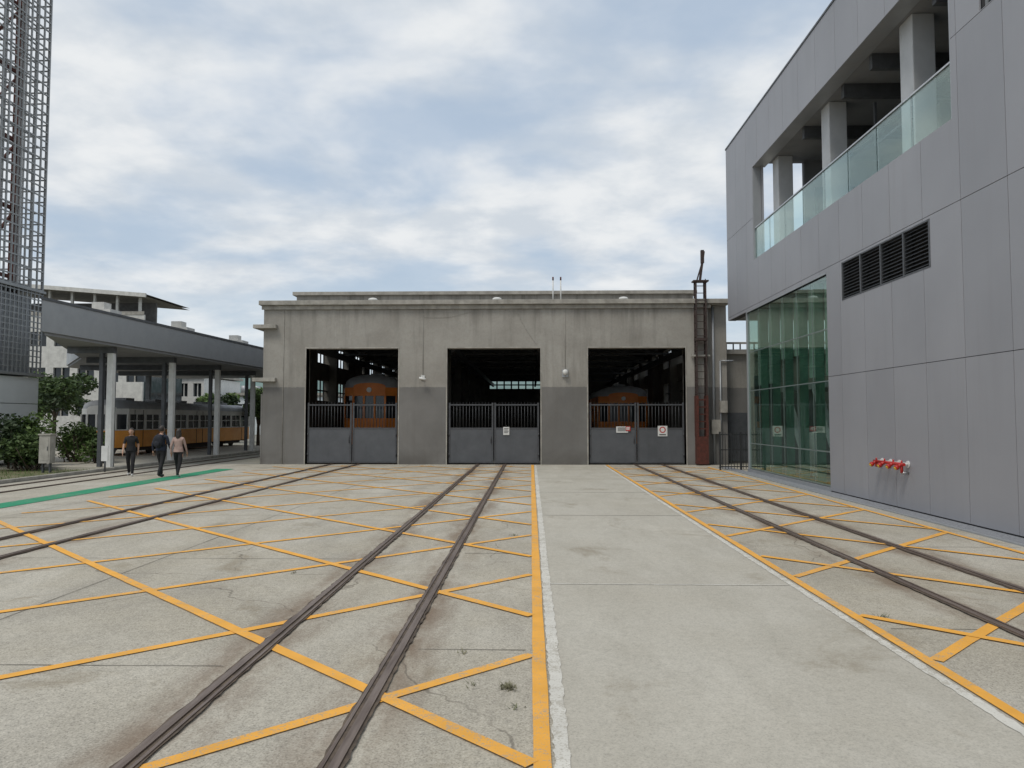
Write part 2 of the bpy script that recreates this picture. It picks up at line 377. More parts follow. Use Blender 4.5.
# gates
for gi,(a,c) in enumerate(op):
    g=empty('iron_gate',((a+c)/2,YF+.2,0)); b=MB(); mid=(a+c)/2
    for xa,xb in ((a+.06,mid-.02),(mid+.02,c-.06)):
        y0,y1=YF+.10,YF+.15
        b.box(xa+.07,xb-.07,y0+.012,y1-.012,.12,1.50,0)
        b.box(xa,xa+.07,y0,y1,.06,2.62,1); b.box(xb-.07,xb,y0,y1,.06,2.62,1)
        for z in (.06,1.50,2.50): b.box(xa+.07,xb-.07,y0,y1,z,z+.06,1)
        n=13
        for i in range(1,n):
            x=xa+.07+(xb-xa-.14)*i/n; b.tube((x,YF+.125,1.56),(x,YF+.125,2.5),.011,n=6,m=1); 
            b.tube((x,YF+.125,2.56),(x,YF+.125,2.66),.012,.002,n=6,m=1)
        for z in (.35,1.2): b.tube((xa+.02 if xa<mid-1 else xb-.02,YF+.09,z),(xa+.02 if xa<mid-1 else xb-.02,YF+.09,z+.12),.025,m=1,n=8)
    b.tube((mid-.12,YF+.08,.9),(mid-.12,YF+.08,1.25),.015,m=1,n=6)
    b.make('gate_leaves',[M['gate'],M['gatebar']],g)
def sign(name,x,y,z,w,h,mats,design=0):
    s=empty(name,(x,y,z)); b=MB(); b.box(x-w/2,x+w/2,y-.008,y,z-h/2,z+h/2,0)
    if design==0:
        for i in range(4): b.box(x-w*.38,x+w*(.38-.1*(i%2)),y-.0105,y-.0085,z+h*(.3-.17*i)-.012,z+h*(.3-.17*i)+.012,1)
    else:
        b.tube((x,y-.0085,z+h*.12),(x,y-.0115,z+h*.12),w*.33,n=20,m=1); b.tube((x,y-.012,z+h*.12),(x,y-.0135,z+h*.12),w*.22,n=20,m=0); b.box(x-w*.35,x+w*.35,y-.0105,y-.0085,z-h*.4,z-h*.3,2)
    b.make('sign_board',mats,s); return s
sign('notice_sign',-1.05,YF+.09,1.42,.26,.34,[M['white'],M['black']])
sign('notice_sign',3.85,YF+.09,1.48,.5,.26,[M['white'],M['black']])
sign('notice_sign',4.1,YF+.075,1.52,.2,.2,[M['red'],M['white']])
sign('prohibition_sign',5.55,YF+.09,1.42,.40,.44,[M['white'],M['red'],M['black']],1)
e=empty('security_camera',(-4.6,YF,3.7)); b=MB(); b.box(-4.68,-4.52,YF-.05,YF,3.6,3.78); b.tube((-4.6,YF-.05,3.68),(-4.6,YF-.22,3.64),.02); b.tube((-4.72,YF-.25,3.66),(-4.45,YF-.25,3.6),.05,n=12); b.make('camera_body',[M['white']],e)
e=empty('wall_lamp',(1.45,YF,3.9)); b=MB(); b.box(1.32,1.58,YF-.06,YF,3.7,4.02,1); b.sphere((1.45,YF-.16,3.9),(.12,.1,.12),0); b.tube((1.45,YF-.06,3.9),(1.45,YF-.1,3.9),.05,m=1); b.make('lamp_body',[M['white'],M['steelgray']],e)
e=empty('wall_cables',(0,YF,5)); b=MB()
def sag(p,q,s,n=10): return [Vector(p).lerp(Vector(q),i/n)+Vector((0,0,-s*4*(i/n)*(1-i/n))) for i in range(n+1)]
b.path(sag((-4.6,YF-.02,6.3),(-2.6,YF-.02,6.5),.12),.005,5); b.path(sag((-.6,YF-.02,6.5),(.25,YF-.02,5.1),.12),.005,5)
b.path([(-4.6,YF-.02,3.75),(-4.6,YF-.02,6.6)],.008,5); b.path([(1.45,YF-.02,4.0),(1.45,YF-.02,6.6)],.008,5)
b.path([(-10.6,YF-.02,.0),(-10.6,YF-.02,6.6)],.012,6)
b.make('cables',[M['coping']],e)
e=empty('rooftop_lamp',(0,YF,7)); b=MB()
for x in (-6.8,-1.45,3.95): b.sphere((x,YF+.1,7.06),(.2,.12,.08),0); b.box(x-.06,x+.06,YF+.05,YF+.15,6.99,7.02,1)
b.make('lamps',[M['white'],M['steelgray']],e)
e=empty('rooftop_antenna',(1.1,32,7)); b=MB()
for x in (.98,1.32): b.tube((x,31.6,6.99),(x,31.6,8.1),.03,m=0,n=8); b.tube((x,31.6,8.05),(x,31.6,8.2),.035,m=1,n=8)
b.make('masts',[M['white'],M['rust']],e)
# ladder
e=empty('access_ladder',(7.1,YF-.2,0)); b=MB(); xl,xr=6.92,7.32; y0,y1=YF-.36,YF-.08
for x in (xl,xr):
    for y in (y0,y1): b.box(x-.03,x+.03,y-.03,y+.03,2.9,7.7,0)
z=3.0
while z<7.6:
    b.box(xl+.03,xr-.03,y0-.014,y0+.014,z-.014,z+.014,0); b.box(xl-.025,xl+.025,y0+.03,y1-.03,z-.02,z+.02,0); b.box(xr-.025,xr+.025,y0+.03,y1-.03,z-.02,z+.02,0); z+=.3
z=3.0
while z<7.2:
    b.bar((xl,y0,z),(xl,y1,z+.6),.03,m=0); b.bar((xr,y1,z),(xr,y0,z+.6),.03,m=0); z+=.6
b.box(xl-.04,xr+.04,y0-.04,y1+.04,.05,1.2,1)
for x in (xl,xr): b.box(x-.05,x+.05,y0-.05,y1+.05,1.2,2.9,1)
for z in (1.5,1.8,2.1,2.4,2.7): b.box(xl+.05,xr-.05,y0,y0+.05,z,z+.05,1)
b.bar((7.12,YF-.2,7.7),(7.3,YF-.2,9.0),.09,m=0); b.bar((6.98,YF-.2,7.7),(7.22,YF-.2,8.5),.05,m=0); b.bar((7.24,YF-.2,8.5),(7.24,YF-.2,9.05),.13,m=0); b.box(xl-.12,xr+.12,y0-.1,y1+.02,7.68,7.74,0)
b.box(xl-.05,xr+.05,y0-.05,y1,5.2,5.32,0)
b.make('ladder_frame',[pm('ladder_brown',(.06,.035,.03),(.035,.025,.022),8,.7),M['rust']],e)
# annex
e=empty('annex_building',(11,32,0)); b=MB()
b.box(8.36,15,31.6,40,0,4.75,0); b.box(8.36,15.2,31.4,40.2,4.75,4.95,1); b.box(8.36,15,31.5,31.597,5.2,5.28,1)
for i in range(20): b.box(8.5+i*.3,8.55+i*.3,31.5,31.55,4.95,5.2,2)
b.box(8.55,9.5,31.56,31.598,.1,2.2,2); b.box(9.7,10.8,31.56,31.598,2.6,3.8,2)
b.make('annex_walls',[M['facade'],M['coping'],M['darksteel']],e)
e=empty('utility_pipes',(8,YF,0)); b=MB()
b.tube((7.75,YF+.25,0),(7.75,YF+.25,6.7),.05); b.tube((8.05,YF+.28,0),(8.05,YF+.28,4.4),.035); b.tube((8.05,YF+.28,4.4),(8.6,YF+.28,4.4),.035)
b.box(7.62,8.0,YF+.1,YF+.33,1.3,1.9,1); b.box(8.0,8.3,YF+.12,YF+.33,2.2,2.7,1); b.box(6.75,7.5,YF-.25,YF-.05,4.55,4.62,1)
b.make('pipes',[M['steelgray'],M['coping']],e)
e=empty('side_fence',(7.8,27.4,0)); b=MB()
for x in (7.12,7.9,8.7): b.box(x-.03,x+.03,27.37,27.43,0,1.45)
for z in (.12,.75,1.32): b.box(7.15,8.67,27.385,27.415,z,z+.04)
for i in range(14): x=7.2+i*.11; b.box(x-.01,x+.01,27.37,27.384,.05,1.42)
b.make('fence_bars',[M['black']],e)
# ------------------------------------------------------------ modern building
R=empty('modern_building',(12,15,0)); WX=7.9
hG=(19.3,26.55,.12,5.8); hO=(13.45,25.5,7.56,10.9); hL=(14.3,18.35,4.93,5.9); hW=(9.6,12.55,9.1,10.9)
hF=(26.5,29.2,-1,5.85)
HH=[hG,hO,hL,hW,hF]
b=MB()
for r in sub((-6,28.9,0,12.78),HH): b.box(WX+.03,WX+.3,r[0],r[1],r[2],r[3])
b.make('wall_backing',[M['seam']],R)
rows=[(.04,3.05),(3.05,5.96),(5.96,9.08),(9.08,12.8)]
b=MB(); tone=[]
g=.0065
for ri,(z0,z1) in enumerate(rows):
    y=13.26-1.3*15
    while y<28.9:
        ya=max(y,-6); yb=min(y+1.3,28.9)
        if yb-ya>.1:
            tn=random.choice([0,0,.25,.5,1])*.6
            for r in sub((ya+g,yb-g,z0+g,z1-g),HH):
                b.box(WX,WX+.045,r[0],r[1],r[2],r[3]); tone+=[tn]*6
        y+=1.3
b.box(WX+.001,WX+.31,28.86,28.90,5.862,12.79); tone+=[0]*6
b.box(WX+.31,22,28.86,28.90,5.862,7.5); tone+=[0]*6
b.box(WX+.301,WX+.33,25.3,28.85,7.52,12.79); tone+=[0]*6
o=b.make('aluminium_panels',[M['panel']],R)
at=o.data.attributes.new('tone','FLOAT','FACE'); at.data.foreach_set('value',tone)
b=MB()
b.box(WX+.31,22,26.56,28.5,5.86,5.98,0)
b.box(WX+.31,22,28.5,28.858,5.86,7.3,0)
b.box(WX+.31,22,-6,28.5,5.99,6.2,0)
b.box(WX+.31,22,-6,28.5,7.35,7.5,1)
b.box(WX+.31,22,-6,25.2,10.92,11.1,0)
b.box(WX-.02,WX+.34,-6,28.93,12.8,12.86,1)
b.box(WX+.34,22,-6,25.2,12.0,12.2,0)
b.box(9.55,22,25.0,25.2,7.5,10.918,0); b.box(9.55,22,25.0,25.19,11.1,12.0,0); b.box(WX+.34,9.55,25.0,25.19,11.1,12.0,0)
b.box(12.6,12.8,13.6,25.0,7.5,10.918,0)
b.box(WX+.31,12.6,13.2,13.4,7.5,10.918,0)
b.box(21.8,22,-6,24.9,0,12.0,0); b.box(WX+.31,22,-6.2,-6,0,12.0,0)
b.make('floors_and_soffit',[M['soffit'],M['darksteel']],R)
b=MB()
for y in (16.05,20.5,24.7): b.box(8.45,8.95,y-.28,y+.28,7.5,10.918)
for y in (16.05,20.5): b.box(11.6,12.0,y-.2,y+.2,7.5,10.918)
b.make('terrace_columns',[M['colgrey']],R,.02)
b=MB()
b.box(WX+.01,WX+.44,13.452,25.498,7.502,7.562,0); b.box(WX+.012,WX+.45,13.452,25.498,10.895,10.917,0)
b.box(WX+.01,WX+.29,25.46,25.503,7.563,10.894,0); b.box(WX+.01,WX+.42,13.447,13.49,7.563,10.894,0)
b.make('opening_reveal',[M['steelgray']],R)
b=MB()
y=13.5
while y<25.4:
    ye=min(y+1.48,25.45); b.box(WX+.06,WX+.075,y+.01,ye-.01,7.565,8.66,0); y+=1.5
b.make('balustrade_glass_panes',[M['glass_rail']],R)
b=MB(); b.box(WX+.035,WX+.10,13.5,25.46,8.662,8.70); 
y=13.5
while y<25.5: b.box(WX+.085,WX+.105,y-.008,y+.008,7.565,8.66); y+=1.5
b.make('handrail',[M['chrome']],R)
b=MB()
for i in range(7): b.box(12.56,12.59,13.8+i*1.42,15.1+i*1.42,7.6,10.2,0)
for i in range(7): b.box(12.54,12.558,13.8+i*1.42,13.86+i*1.42,7.6,10.2,1)
b.box(9.2,11.5,13.402,13.43,7.6,9.8,0)
b.box(9.9,12.2,24.96,24.998,7.6,10.0,0)
b.make('terrace_windows',[M['glass_dark'],M['steelgray']],R)
b=MB()
for y in (14.8,17.6,19.2,22.0): 
    b.box(8.4,12.5,y-.08,y+.08,10.55,10.915)
b.box(10.4,10.55,13.5,24.9,10.5,10.548)
b.box(9.3,9.36,17.2,19.4,9.3,9.36); b.box(9.3,9.36,17.2,17.26,9.36,10.5); b.box(9.3,9.36,19.34,19.4,9.36,10.5)
b.make('terrace_beams',[M['darksteel']],R)
b=MB()
b.box(WX+.18,WX+.2,14.32,18.33,4.94,5.89,1)
for i in range(5): y=14.3+i*(4.05-.05)/4; b.box(WX-.008,WX+.17,y,y+.05,4.93,5.9,0)
b.box(WX-.006,WX+.17,14.36,18.29,4.931,4.965,0); b.box(WX-.006,WX+.17,14.36,18.29,5.865,5.899,0)
for i in range(11):
    z=5.0+i*.08
    for k in range(4):
        ya=14.352+k*1.0; b.poly([(WX+.005,ya,z),(WX+.005,ya+.94,z),(WX+.10,ya+.94,z+.07),(WX+.10,ya,z+.07)],2)
b.make('louvre_vent',[M['darksteel'],M['black'],M['darksteel']],R,fix=False)
b=MB(); b.box(WX+.12,WX+.15,9.62,12.53,9.11,10.89,0)
for y in (9.62,10.6,11.55,12.5): b.box(WX+.09,WX+.119,y-.02,y+.03,9.12,10.88,1)
b.make('upper_window',[M['glass_dark'],M['steelgray']],R)
b=MB(); gy=[19.3+i*(26.5-19.3)/6 for i in range(7)]; gz=[.14,1.05,2.95,4.35,5.8]
for i in range(6):
    for j in range(4): b.box(WX+.05,WX+.062,gy[i]+.012,gy[i+1]-.012,gz[j]+.012,gz[j+1]-.012)
for i in range(5):
    for j in range(4): b.box(WX+.12+i*1.5,WX+.12+i*1.5+1.47,26.44,26.452,gz[j]+.012,gz[j+1]-.012)
b.make('curtain_glass',[M['glass_green']],R)
b=MB()
for y in gy: b.box(WX+.064,WX+.085,y-.02,y+.02,.14,5.79,0)
for z in gz[:-1]: b.box(WX+.086,WX+.12,19.3,26.45,z-.02,z+.02,0)
b.box(WX+.01,WX+.11,26.453,26.55,.05,5.848,0)
b.box(WX-.01,WX+.12,19.3,26.56,.02,.118,0); b.box(WX-.01,WX+.12,19.31,26.452,5.8,5.86,0)
b.box(WX+.12,WX+7.6,26.453,26.55,.02,.118,0)
b.make('curtain_mullions',[M['steelgray']],R)
b=MB()
for i,y in enumerate(gy[1:-1]): b.box(WX+.13,WX+.38,y-.014,y+.014,.14,5.78,0)
for i in range(6): 
    b.box(WX+.40,WX+.42,gy[i]+.05,gy[i+1]-.05,3.15 if i not in (2,3) else 3.9,5.75,1)
b.make('glass_fins_and_blinds',[M['greenfin'],M['blind']],R)
b=MB()
b.box(8.3,21.7,14,26.4,.01,.1,1)
b.box(12.8,13.0,18.9,26.4,.1,5.84,0); b.box(8.3,12.8,18.7,18.9,.1,5.84,0)
b.box(9.0,12.8,18.95,26.3,2.9,3.1,2)
for x,y in ((9.4,20.4),(9.4,24.8)): b.box(x-.2,x+.2,y-.2,y+.2,.1,2.9,2)
b.box(9.6,9.7,21.3,22.2,.1,2.0,2); b.box(9.0,9.1,23.0,24.2,.1,1.5,3)
b.bar((8.7,20.2,.1),(8.7,22.2,2.9),.15,.3,2); b.bar((8.7,22.8,.2),(8.7,24.8,2.9),.12,.3,2)
b.make('lobby_interior',[M['soffit'],M['intfloor'],M['colgrey'],M['tr_cream']],R)
# stand-pipe connection
e=empty('fire_hose_connection',(WX,16.0,.9)); b=MB()
b.tube((WX-.14,15.25,.98),(WX-.14,16.55,.98),.035,m=0,n=14)
for i,y in enumerate((15.35,15.7,16.08,16.45)):
    b.tube((WX+.0,y,.98),(WX-.14,y,.98),.035,m=1); b.tube((WX-.001,y,.98),(WX-.02,y,.98),.075,m=1,n=16)
    b.tube((WX-.14,y,.98),(WX-.22,y,.93),.035,m=0); b.tube((WX-.22,y,.93),(WX-.27,y,.90),.05,m=0,n=14); b.tube((WX-.27,y,.90),(WX-.285,y,.89),.035,m=3)
    b.tube((WX-.14,y,1.0),(WX-.14,y,1.06),.018,m=0)
b.tube((WX-.14,15.35,.98),(WX-.14,15.35,.80),.03,m=0); b.tube((WX,15.35,.80),(WX-.14,15.35,.80),.03,m=2); b.tube((WX-.14,16.45,.98),(WX-.14,16.45,.86),.03,m=0)
b.make('valves',[M['red'],M['white'],M['chrome'],M['yellow']],e)
# ------------------------------------------------------------ lattice tower
T=empty('lattice_tower',(-23,30,0)); b=MB()
tx1=-21.7; tx0=-25.8; ty0=27.2; ty1=31.2; ztop=27
def grid(xf,ya,yb,z0,z1,st,w,axis,m=0):
    n=round((yb-ya)/st)
    for i in range(n+1):
        q=ya+(yb-ya)*i/n
        if axis=='x': b.box(xf-w/2,xf+w/2,q-w/2,q+w/2,z0,z1,m)
        else: b.box(q-w/2,q+w/2,xf-w/2,xf+w/2,z0,z1,m)
    z=z0
    while z<=z1+.01:
        if axis=='x': b.box(xf-w*.45,xf+w*.45,ya,yb,z-w*.45,z+w*.45,m)
        else: b.box(ya,yb,xf-w*.45,xf+w*.45,z-w*.45,z+w*.45,m)
        z+=st
grid(tx1,ty0,ty1,7.6,ztop,.42,.06,'x'); grid(tx1-.5,ty0+.2,ty1-.2,7.8,ztop,.84,.06,'x')
grid(ty1,tx0,tx1-.05,7.6,ztop,.5,.06,'y'); grid(ty0,tx0,tx1-.05,7.6,ztop,.5,.06,'y')
grid(tx1,ty0,ty1,3.9,7.5,.25,.05,'x'); grid(ty0,tx0,tx1-.05,3.9,7.5,.25,.05,'y'); 
b.box(tx0+.4,tx1-.3,ty0+.3,ty1-.3,3.9,7.3,2)
b.box(tx0,tx1+.1,ty0-.1,ty1+.1,7.48,7.58); b.box(tx0,tx1+.12,ty0-.12,ty1+.12,3.79,3.89)
for x in (tx1-.8,tx0+.8):
    for y in (ty0+.8,ty1-.8): b.box(x-.13,x+.13,y-.13,y+.13,7.35,ztop,1)
for z in range(8,27,3):
    for x in (tx1-.8,tx0+.8): b.box(x-.08,x+.08,ty0+.93,ty1-.93,z,z+.14,1)
for z in range(8,24,3):
    b.bar((tx1-.8,ty0+.8,z),(tx1-.8,ty1-.8,z+3),.10,m=1)
for i in range(3): b.box(tx0+.05,tx1-.02,ty0+.05,ty1-.05,.3+i*1.15,.3+i*1.15+1.12,3)
b.make('tower_lattice',[M['lattice'],M['rust'],M['steelgray'],M['plinth']],T)
# ------------------------------------------------------------ canopy
K=empty('platform_canopy',(-19,33,0)); b=MB()
poly=[(-16.0,23),(-14.85,42.5),(-14.6,48),(-25,49),(-25,38),(-20.7,32.4)]
b.prism(poly,4.80,5.84,0,1)
cx=sum(p[0] for p in poly)/6; cy=sum(p[1] for p in poly)/6
pin=[(cx+(p[0]-cx)*1.008,cy+(p[1]-cy)*1.008) for p in poly]
b.prism(pin,5.842,5.93,2,2); b.prism([(cx+(p[0]-cx)*.985,cy+(p[1]-cy)*.985) for p in poly],4.70,4.797,1,1)
b.make('canopy_roof',[M['steelgray'],M['soffit'],M['darksteel']],K)
b=MB()
for i,y in enumerate((27.2,31.9,36.6,41.3)):
    b.box(-16.24,-16.02,y-.10,y+.10,.1,4.7,0)
    b.box(-16.56,-16.42,y-.08,y+.08,.1,4.7,1)
    b.tube((-16.1,y+.2,.1),(-16.1,y+.2,4.7),.045,m=1)
    if y>34: b.box(-24.3,-24.05,y+3.4,y+3.65,.1,4.7,1)
    b.box((-17.8,-20.0,-23.3,-24)[i],-16.0,y-.12,y+.12,4.45,4.697,1)
b.make('columns',[M['white'],M['darksteel']],K)
b=MB()
for y in (28.5,34.2,40.0,46):
    x=-17.4+(y-28)*.06
    b.prism([(x-.6,y-.4),(x+.6,y-.4),(x+.6,y+.4),(x-.6,y+.4)],5.932,6.32,0); b.prism([(x-.25,y-.25),(x+.25,y-.25),(x+.25,y+.25),(x-.25,y+.25)],6.322,6.62,0)
b.make('roof_vents',[M['skylightbox']],K)
b=MB(); b.prism([(-15.9,27.05),(-15.9,50),(-27,50),(-27,38),(-19,27.05)],0.001,.1,0); b.make('canopy_floor',[M['slab']],K)
# ------------------------------------------------------------ railcars
def railcar(x,y0,L,W,H,zb,nw,name='railcar',lower='tr_orange',upper='tr_cream'):
    R=empty(name,(x,y0,0)); b=MB(); w=W/2
    zf=zb+H*.16; zw0=zb+H*.46; zw1=zb+H*.74; ze=zb+H*.84; zt=zb+H
    c=.35
    def plan(d): return [(x-w+d,y0+c+d),(x-w*.6,y0+d),(x+w*.6,y0+d),(x+w-d,y0+c+d),(x+w-d,y0+L-c-d),(x+w*.6,y0+L-d),(x-w*.6,y0+L-d),(x-w+d,y0+L-c-d)]
    b.prism(plan(0),zf,zw0,0); b.prism(plan(-.012),zw0,zw0+.05,1); b.prism(plan(.05),zw0+.05,zw1,2); b.prism(plan(0),zw1,ze,1)
    n=nw
    for s in (-1,1):
        for i in range(n+1):
            yy=y0+c+(L-2*c)*i/n
            if s>0: b.box(x+w-.055,x+w,yy-.11,yy+.11,zw0+.05,zw1,1)
            else: b.box(x-w,x-w+.055,yy-.11,yy+.11,zw0+.05,zw1,1)
            if i<n:
                ym=yy+(L-2*c)/n/2; xa=x+s*w-(.045 if s>0 else 0); b.box(xa,xa+.045,ym-.02,ym+.02,zw0+.05,zw1,1); b.box(xa,xa+.045,yy+.11,ym-.02,(zw0+zw1)/2+.05,(zw0+zw1)/2+.09,1); b.box(xa,xa+.045,ym+.02,yy+(L-2*c)/n-.11,(zw0+zw1)/2+.05,(zw0+zw1)/2+.09,1)
        for yy in (y0+c+.5,y0+L/2-.4,y0+L-c-1.3):
            xa=x+s*w-(.0 if s>0 else .015); b.box(xa,xa+.015,yy,yy+.03,zf,ze-.05,3); b.box(xa,xa+.015,yy+.8,yy+.83,zf,ze-.05,3)
    for yy in (y0,y0+L):
        for xx in (x-w*.6,x-w*.2,x+w*.2,x+w*.6): b.box(xx-.05,xx+.05,yy-.008 if yy==y0 else yy-.06,yy+.06 if yy==y0 else yy+.008,zw0+.05,zw1,1)
        d=-1 if yy==y0 else 1
        for xx in (x-w*.42,x+w*.42): b.tube((xx,yy-.0,zf+.35*H*.5),(xx,yy+d*.06,zf+.35*H*.5),.10*H/3,m=4)
        b.tube((x,yy,ze-.12),(x,yy+d*.08,ze-.12),.09*H/3,m=4); b.tube((x,yy,zf-.05),(x,yy+d*.35,zf-.05),.09,m=3)
        b.box(x-w*.7,x+w*.7,min(yy,yy+d*.09),max(yy,yy+d*.09),zf-.12,zf-.02,3)
    n=10; ys=(y0+.05,y0+.45,y0+L-.45,y0+L-.05); rings=[]
    for k,yy in enumerate(ys):
        f=.35 if k in (0,3) else 1.0; ww=w*(.62 if k in(0,3) else 1.02)
        base=len(b.v)
        for i in range(n+1):
            t=math.pi*i/n; b.v.append((x-ww*math.cos(t),yy,ze+(zt-ze)*f*math.sin(t)**.7 if 0<i<n else ze))
        rings.append(base)
    for k in range(3):
        for i in range(n): b.f.append((rings[k]+i,rings[k]+i+1,rings[k+1]+i+1,rings[k+1]+i)); b.m.append(5); b.sm.append(True)
    for rr in (rings[0],rings[3]): b.f.append(tuple(rr+i for i in range(n+1))); b.m.append(1); b.sm.append(False)
    for i in range(int(L/3)): yy=y0+1.6+i*2.9; b.box(x-.3,x+.3,yy,yy+.8,zt-.02,zt+.12,5)
    b.box(x-w*.8,x+w*.8,y0+L*.38,y0+L*.62,zb+.15,zf-.003,3)
    for yc in (y0+L*.17,y0+L*.83):
        b.box(x-w*.85,x-w*.7,yc-1.2,yc+1.2,zb+.25,zb+.5,3); b.box(x+w*.7,x+w*.85,yc-1.2,yc+1.2,zb+.25,zb+.5,3)
        for dy in (-.8,.8):
            b.tube((x-.6,yc+dy,zb+.36),(x+.6,yc+dy,zb+.36),.07,m=3)
            for s in (-1,1): b.tube((x+s*.5,yc+dy,zb+.36),(x+s*.62,yc+dy,zb+.36),.33,m=3,n=20)
    b.make('railcar_body',[M[lower],M[upper],M['glass_dark'],M['tr_under'],M['white'],M['tr_roof']],R)
    return R
railcar(-21.2,35.0,16,2.4,2.85,.05,10)
railcar(-7.91,35,16,2.6,4.1,.03,8,'railcar','tr_orange_dim','tr_orange_dim')
railcar(4.93,38.5,16,2.6,3.7,.03,8,'railcar','tr_orange_dim','tr_orange_dim')
# ------------------------------------------------------------ vegetation
def bush(name,c,r,n,size,mats):
    e=empty(name,(c[0],c[1],0)); b=MB()
    for i in range(14):
        a=random.uniform(0,6.28); b.tube((c[0]+random.uniform(-.3,.3)*r[0],c[1]+random.uniform(-.3,.3)*r[1],0),(c[0]+math.cos(a)*r[0]*.7,c[1]+math.sin(a)*r[1]*.7,r[2]*1.2),.03,.008,5,2)
    k=9
    for i in range(k):
        a=random.uniform(0,6.28); rr=random.uniform(.1,.65); cc=(c[0]+math.cos(a)*r[0]*rr,c[1]+math.sin(a)*r[1]*rr,r[2]*random.uniform(.6,1.35))
        foliage(b,cc,(r[0]*.48,r[1]*.48,r[2]*.55),n//k,size,i%2)
    b.make('leaves',mats+[M['bark']],e,fix=False)
bush('shrub',(-20.8,25.4,0),(1.5,1.0,.8),2600,.09,[M['leafdark'],M['leaf']])
bush('shrub',(-18.7,26.4,0),(1.3,.9,.75),2600,.09,[M['leaf'],M['leafdark']])
bush('shrub',(-22.6,26.2,0),(2.2,.9,1.25),3400,.1,[M['leaf'],M['leafdark']])
bush('shrub',(-19.9,27.6,0),(1.5,.9,1.25),3000,.1,[M['leafdark'],M['leaf2']])
bush('shrub',(-19.4,30.4,0),(1.4,.8,1.05),2800,.09,[M['leaf'],M['leaf2']])
bush('shrub',(-18.0,29.6,0),(.9,.7,.75),1800,.08,[M['leaf2'],M['leaf']])
def tree(name,c,h,cr,n,size,mats):
    e=empty(name,(c[0],c[1],0)); b=MB(); top=Vector((c[0],c[1],h*.62))
    b.tube((c[0],c[1],0),tuple(top),h*.035,h*.018,8,2)
    for i in range(11):
        a=i*2.4; z=h*random.uniform(.3,.6); rr=cr*random.uniform(.5,.85); tip=(c[0]+math.cos(a)*rr,c[1]+math.sin(a)*rr,h*random.uniform(.55,.92))
        b.tube((c[0],c[1],z),tip,h*.013,h*.004,6,2); foliage(b,tip,(cr*.42,cr*.42,h*.15),n//12,size,i%2)
    foliage(b,(c[0],c[1],h*.85),(cr*.5,cr*.5,h*.17),n//12,size,0)
    b.make('crown_and_trunk',mats+[M['bark']],e,fix=False)
tree('tree',(-33.5,48,0),4.6,2.4,3600,.16,[M['leaf'],M['leafdark']])
tree('tree',(-25.5,58,0),3.9,1.6,3000,.15,[M['leafdark'],M['leaf2']])
tree('tree',(-21.8,58,0),4.4,1.4,3000,.15,[M['leaf2'],M['leaf']])
tree('tree',(-18.9,49.5,0),3.9,1.1,2400,.11,[M['leaf2'],M['leaf']])
tree('tree',(-37,55,0),5.2,2.6,3600,.18,[M['leaf'],M['leafdark']])
b=MB()
for i in range(70):
    x=-150+i*2.2+random.uniform(-1,1); foliage(b,(x,108+random.uniform(-5,5),random.uniform(1.5,3.4)),(2.6,2,2.6),170,.42,i%2)
b.make('distant_tree_row',[M['leafdark'],M['leaf']],None,fix=False)
b=MB()
for i in range(2200):
    x=random.uniform(-27,-16); y=random.uniform(20,27); L=random.uniform(.04,.14); a=random.uniform(0,6.28); w=Vector((math.cos(a),math.sin(a),0))*.01; o=Vector((x,y,.005)); b.poly([o-w,o+w,o+Vector((random.gauss(0,.04),random.gauss(0,.04),L))],0)
b.make('grass_tufts',[M['leaf2']],None,fix=False)
e=empty('electrical_cabinet',(-17.4,25.6,0)); b=MB()
b.box(-17.55,-17.15,25.3,25.6,.35,1.35,0); b.box(-17.58,-17.12,25.27,25.63,1.352,1.40,0); b.box(-17.5,-17.46,25.4,25.5,0,.348,1); b.box(-17.24,-17.2,25.4,25.5,0,.348,1)
b.box(-17.5,-17.2,25.29,25.298,.45,1.25,2); b.box(-17.24,-17.22,25.275,25.289,.8,.95,1); b.make('cabinet_body',[M['coping'],M['darksteel'],M['coping']],e)
e=empty('track_marker_post',(-15.5,25.9,0)); b=MB(); b.tube((-15.5,25.9,0),(-15.5,25.9,.6),.03); b.box(-15.62,-15.38,25.85,25.89,.4,.95,1); b.make('post_and_plate',[M['darksteel'],M['white']],e)
# ------------------------------------------------------------ background buildings
def block(name,x0,x1,y0,y1,h,mat,floors,nw,win,roof=None,clutter=0):
    e=empty(name,((x0+x1)/2,y0,0)); b=MB(); fh=h/floors
    holes=[]
    for f in range(floors):
        for i in range(nw):
            w=(x1-x0)/nw; holes.append((x0+w*(i+.2),x0+w*(i+.8),fh*(f+.35),fh*(f+.8)))
    for r in sub((x0,x1,0,h),holes): b.box(r[0],r[1],y0,y0+.3,r[2],r[3],0)
    for hh in holes: b.box((hh[0]+hh[1])/2-.04,(hh[0]+hh[1])/2+.04,y0+.1,y0+.2,hh[2],hh[3],0)
    b.box(x0+.01,x1-.01,y0+.301,y1,0,h-.01,1); b.box(x1-.012,x1+.02,y0+.3,y1,0,h-.02,0)
    for f in range(floors+1): b.box(x0-.1,x1+.12,y0-.12,y0-.002,fh*f-.08,fh*f+.08,2)
    if roof: b.box(x0-.3,x1+.3,y0-.3,y1+.3,h+.1,h+.4,2)
    for i in range(clutter):
        xx=random.uniform(x0+.5,x1-1); yy=y0+random.uniform(.5,3); b.tube((xx,yy,h+.4),(xx,yy,h+1.3),.45,m=3,n=14); b.box(xx+.6,xx+1.4,yy,yy+.8,h+.4,h+1.0,2)
    b.make('walls_and_windows',[mat,win,M['coping'],M['steelgray']],e)
    return e
apt=pm('apt_tile',(.34,.29,.24),(.24,.21,.18),2,.8)
block('apartment_block',-62,-44.5,68,80,8.6,apt,3,9,M['glass_dark'],1,5)
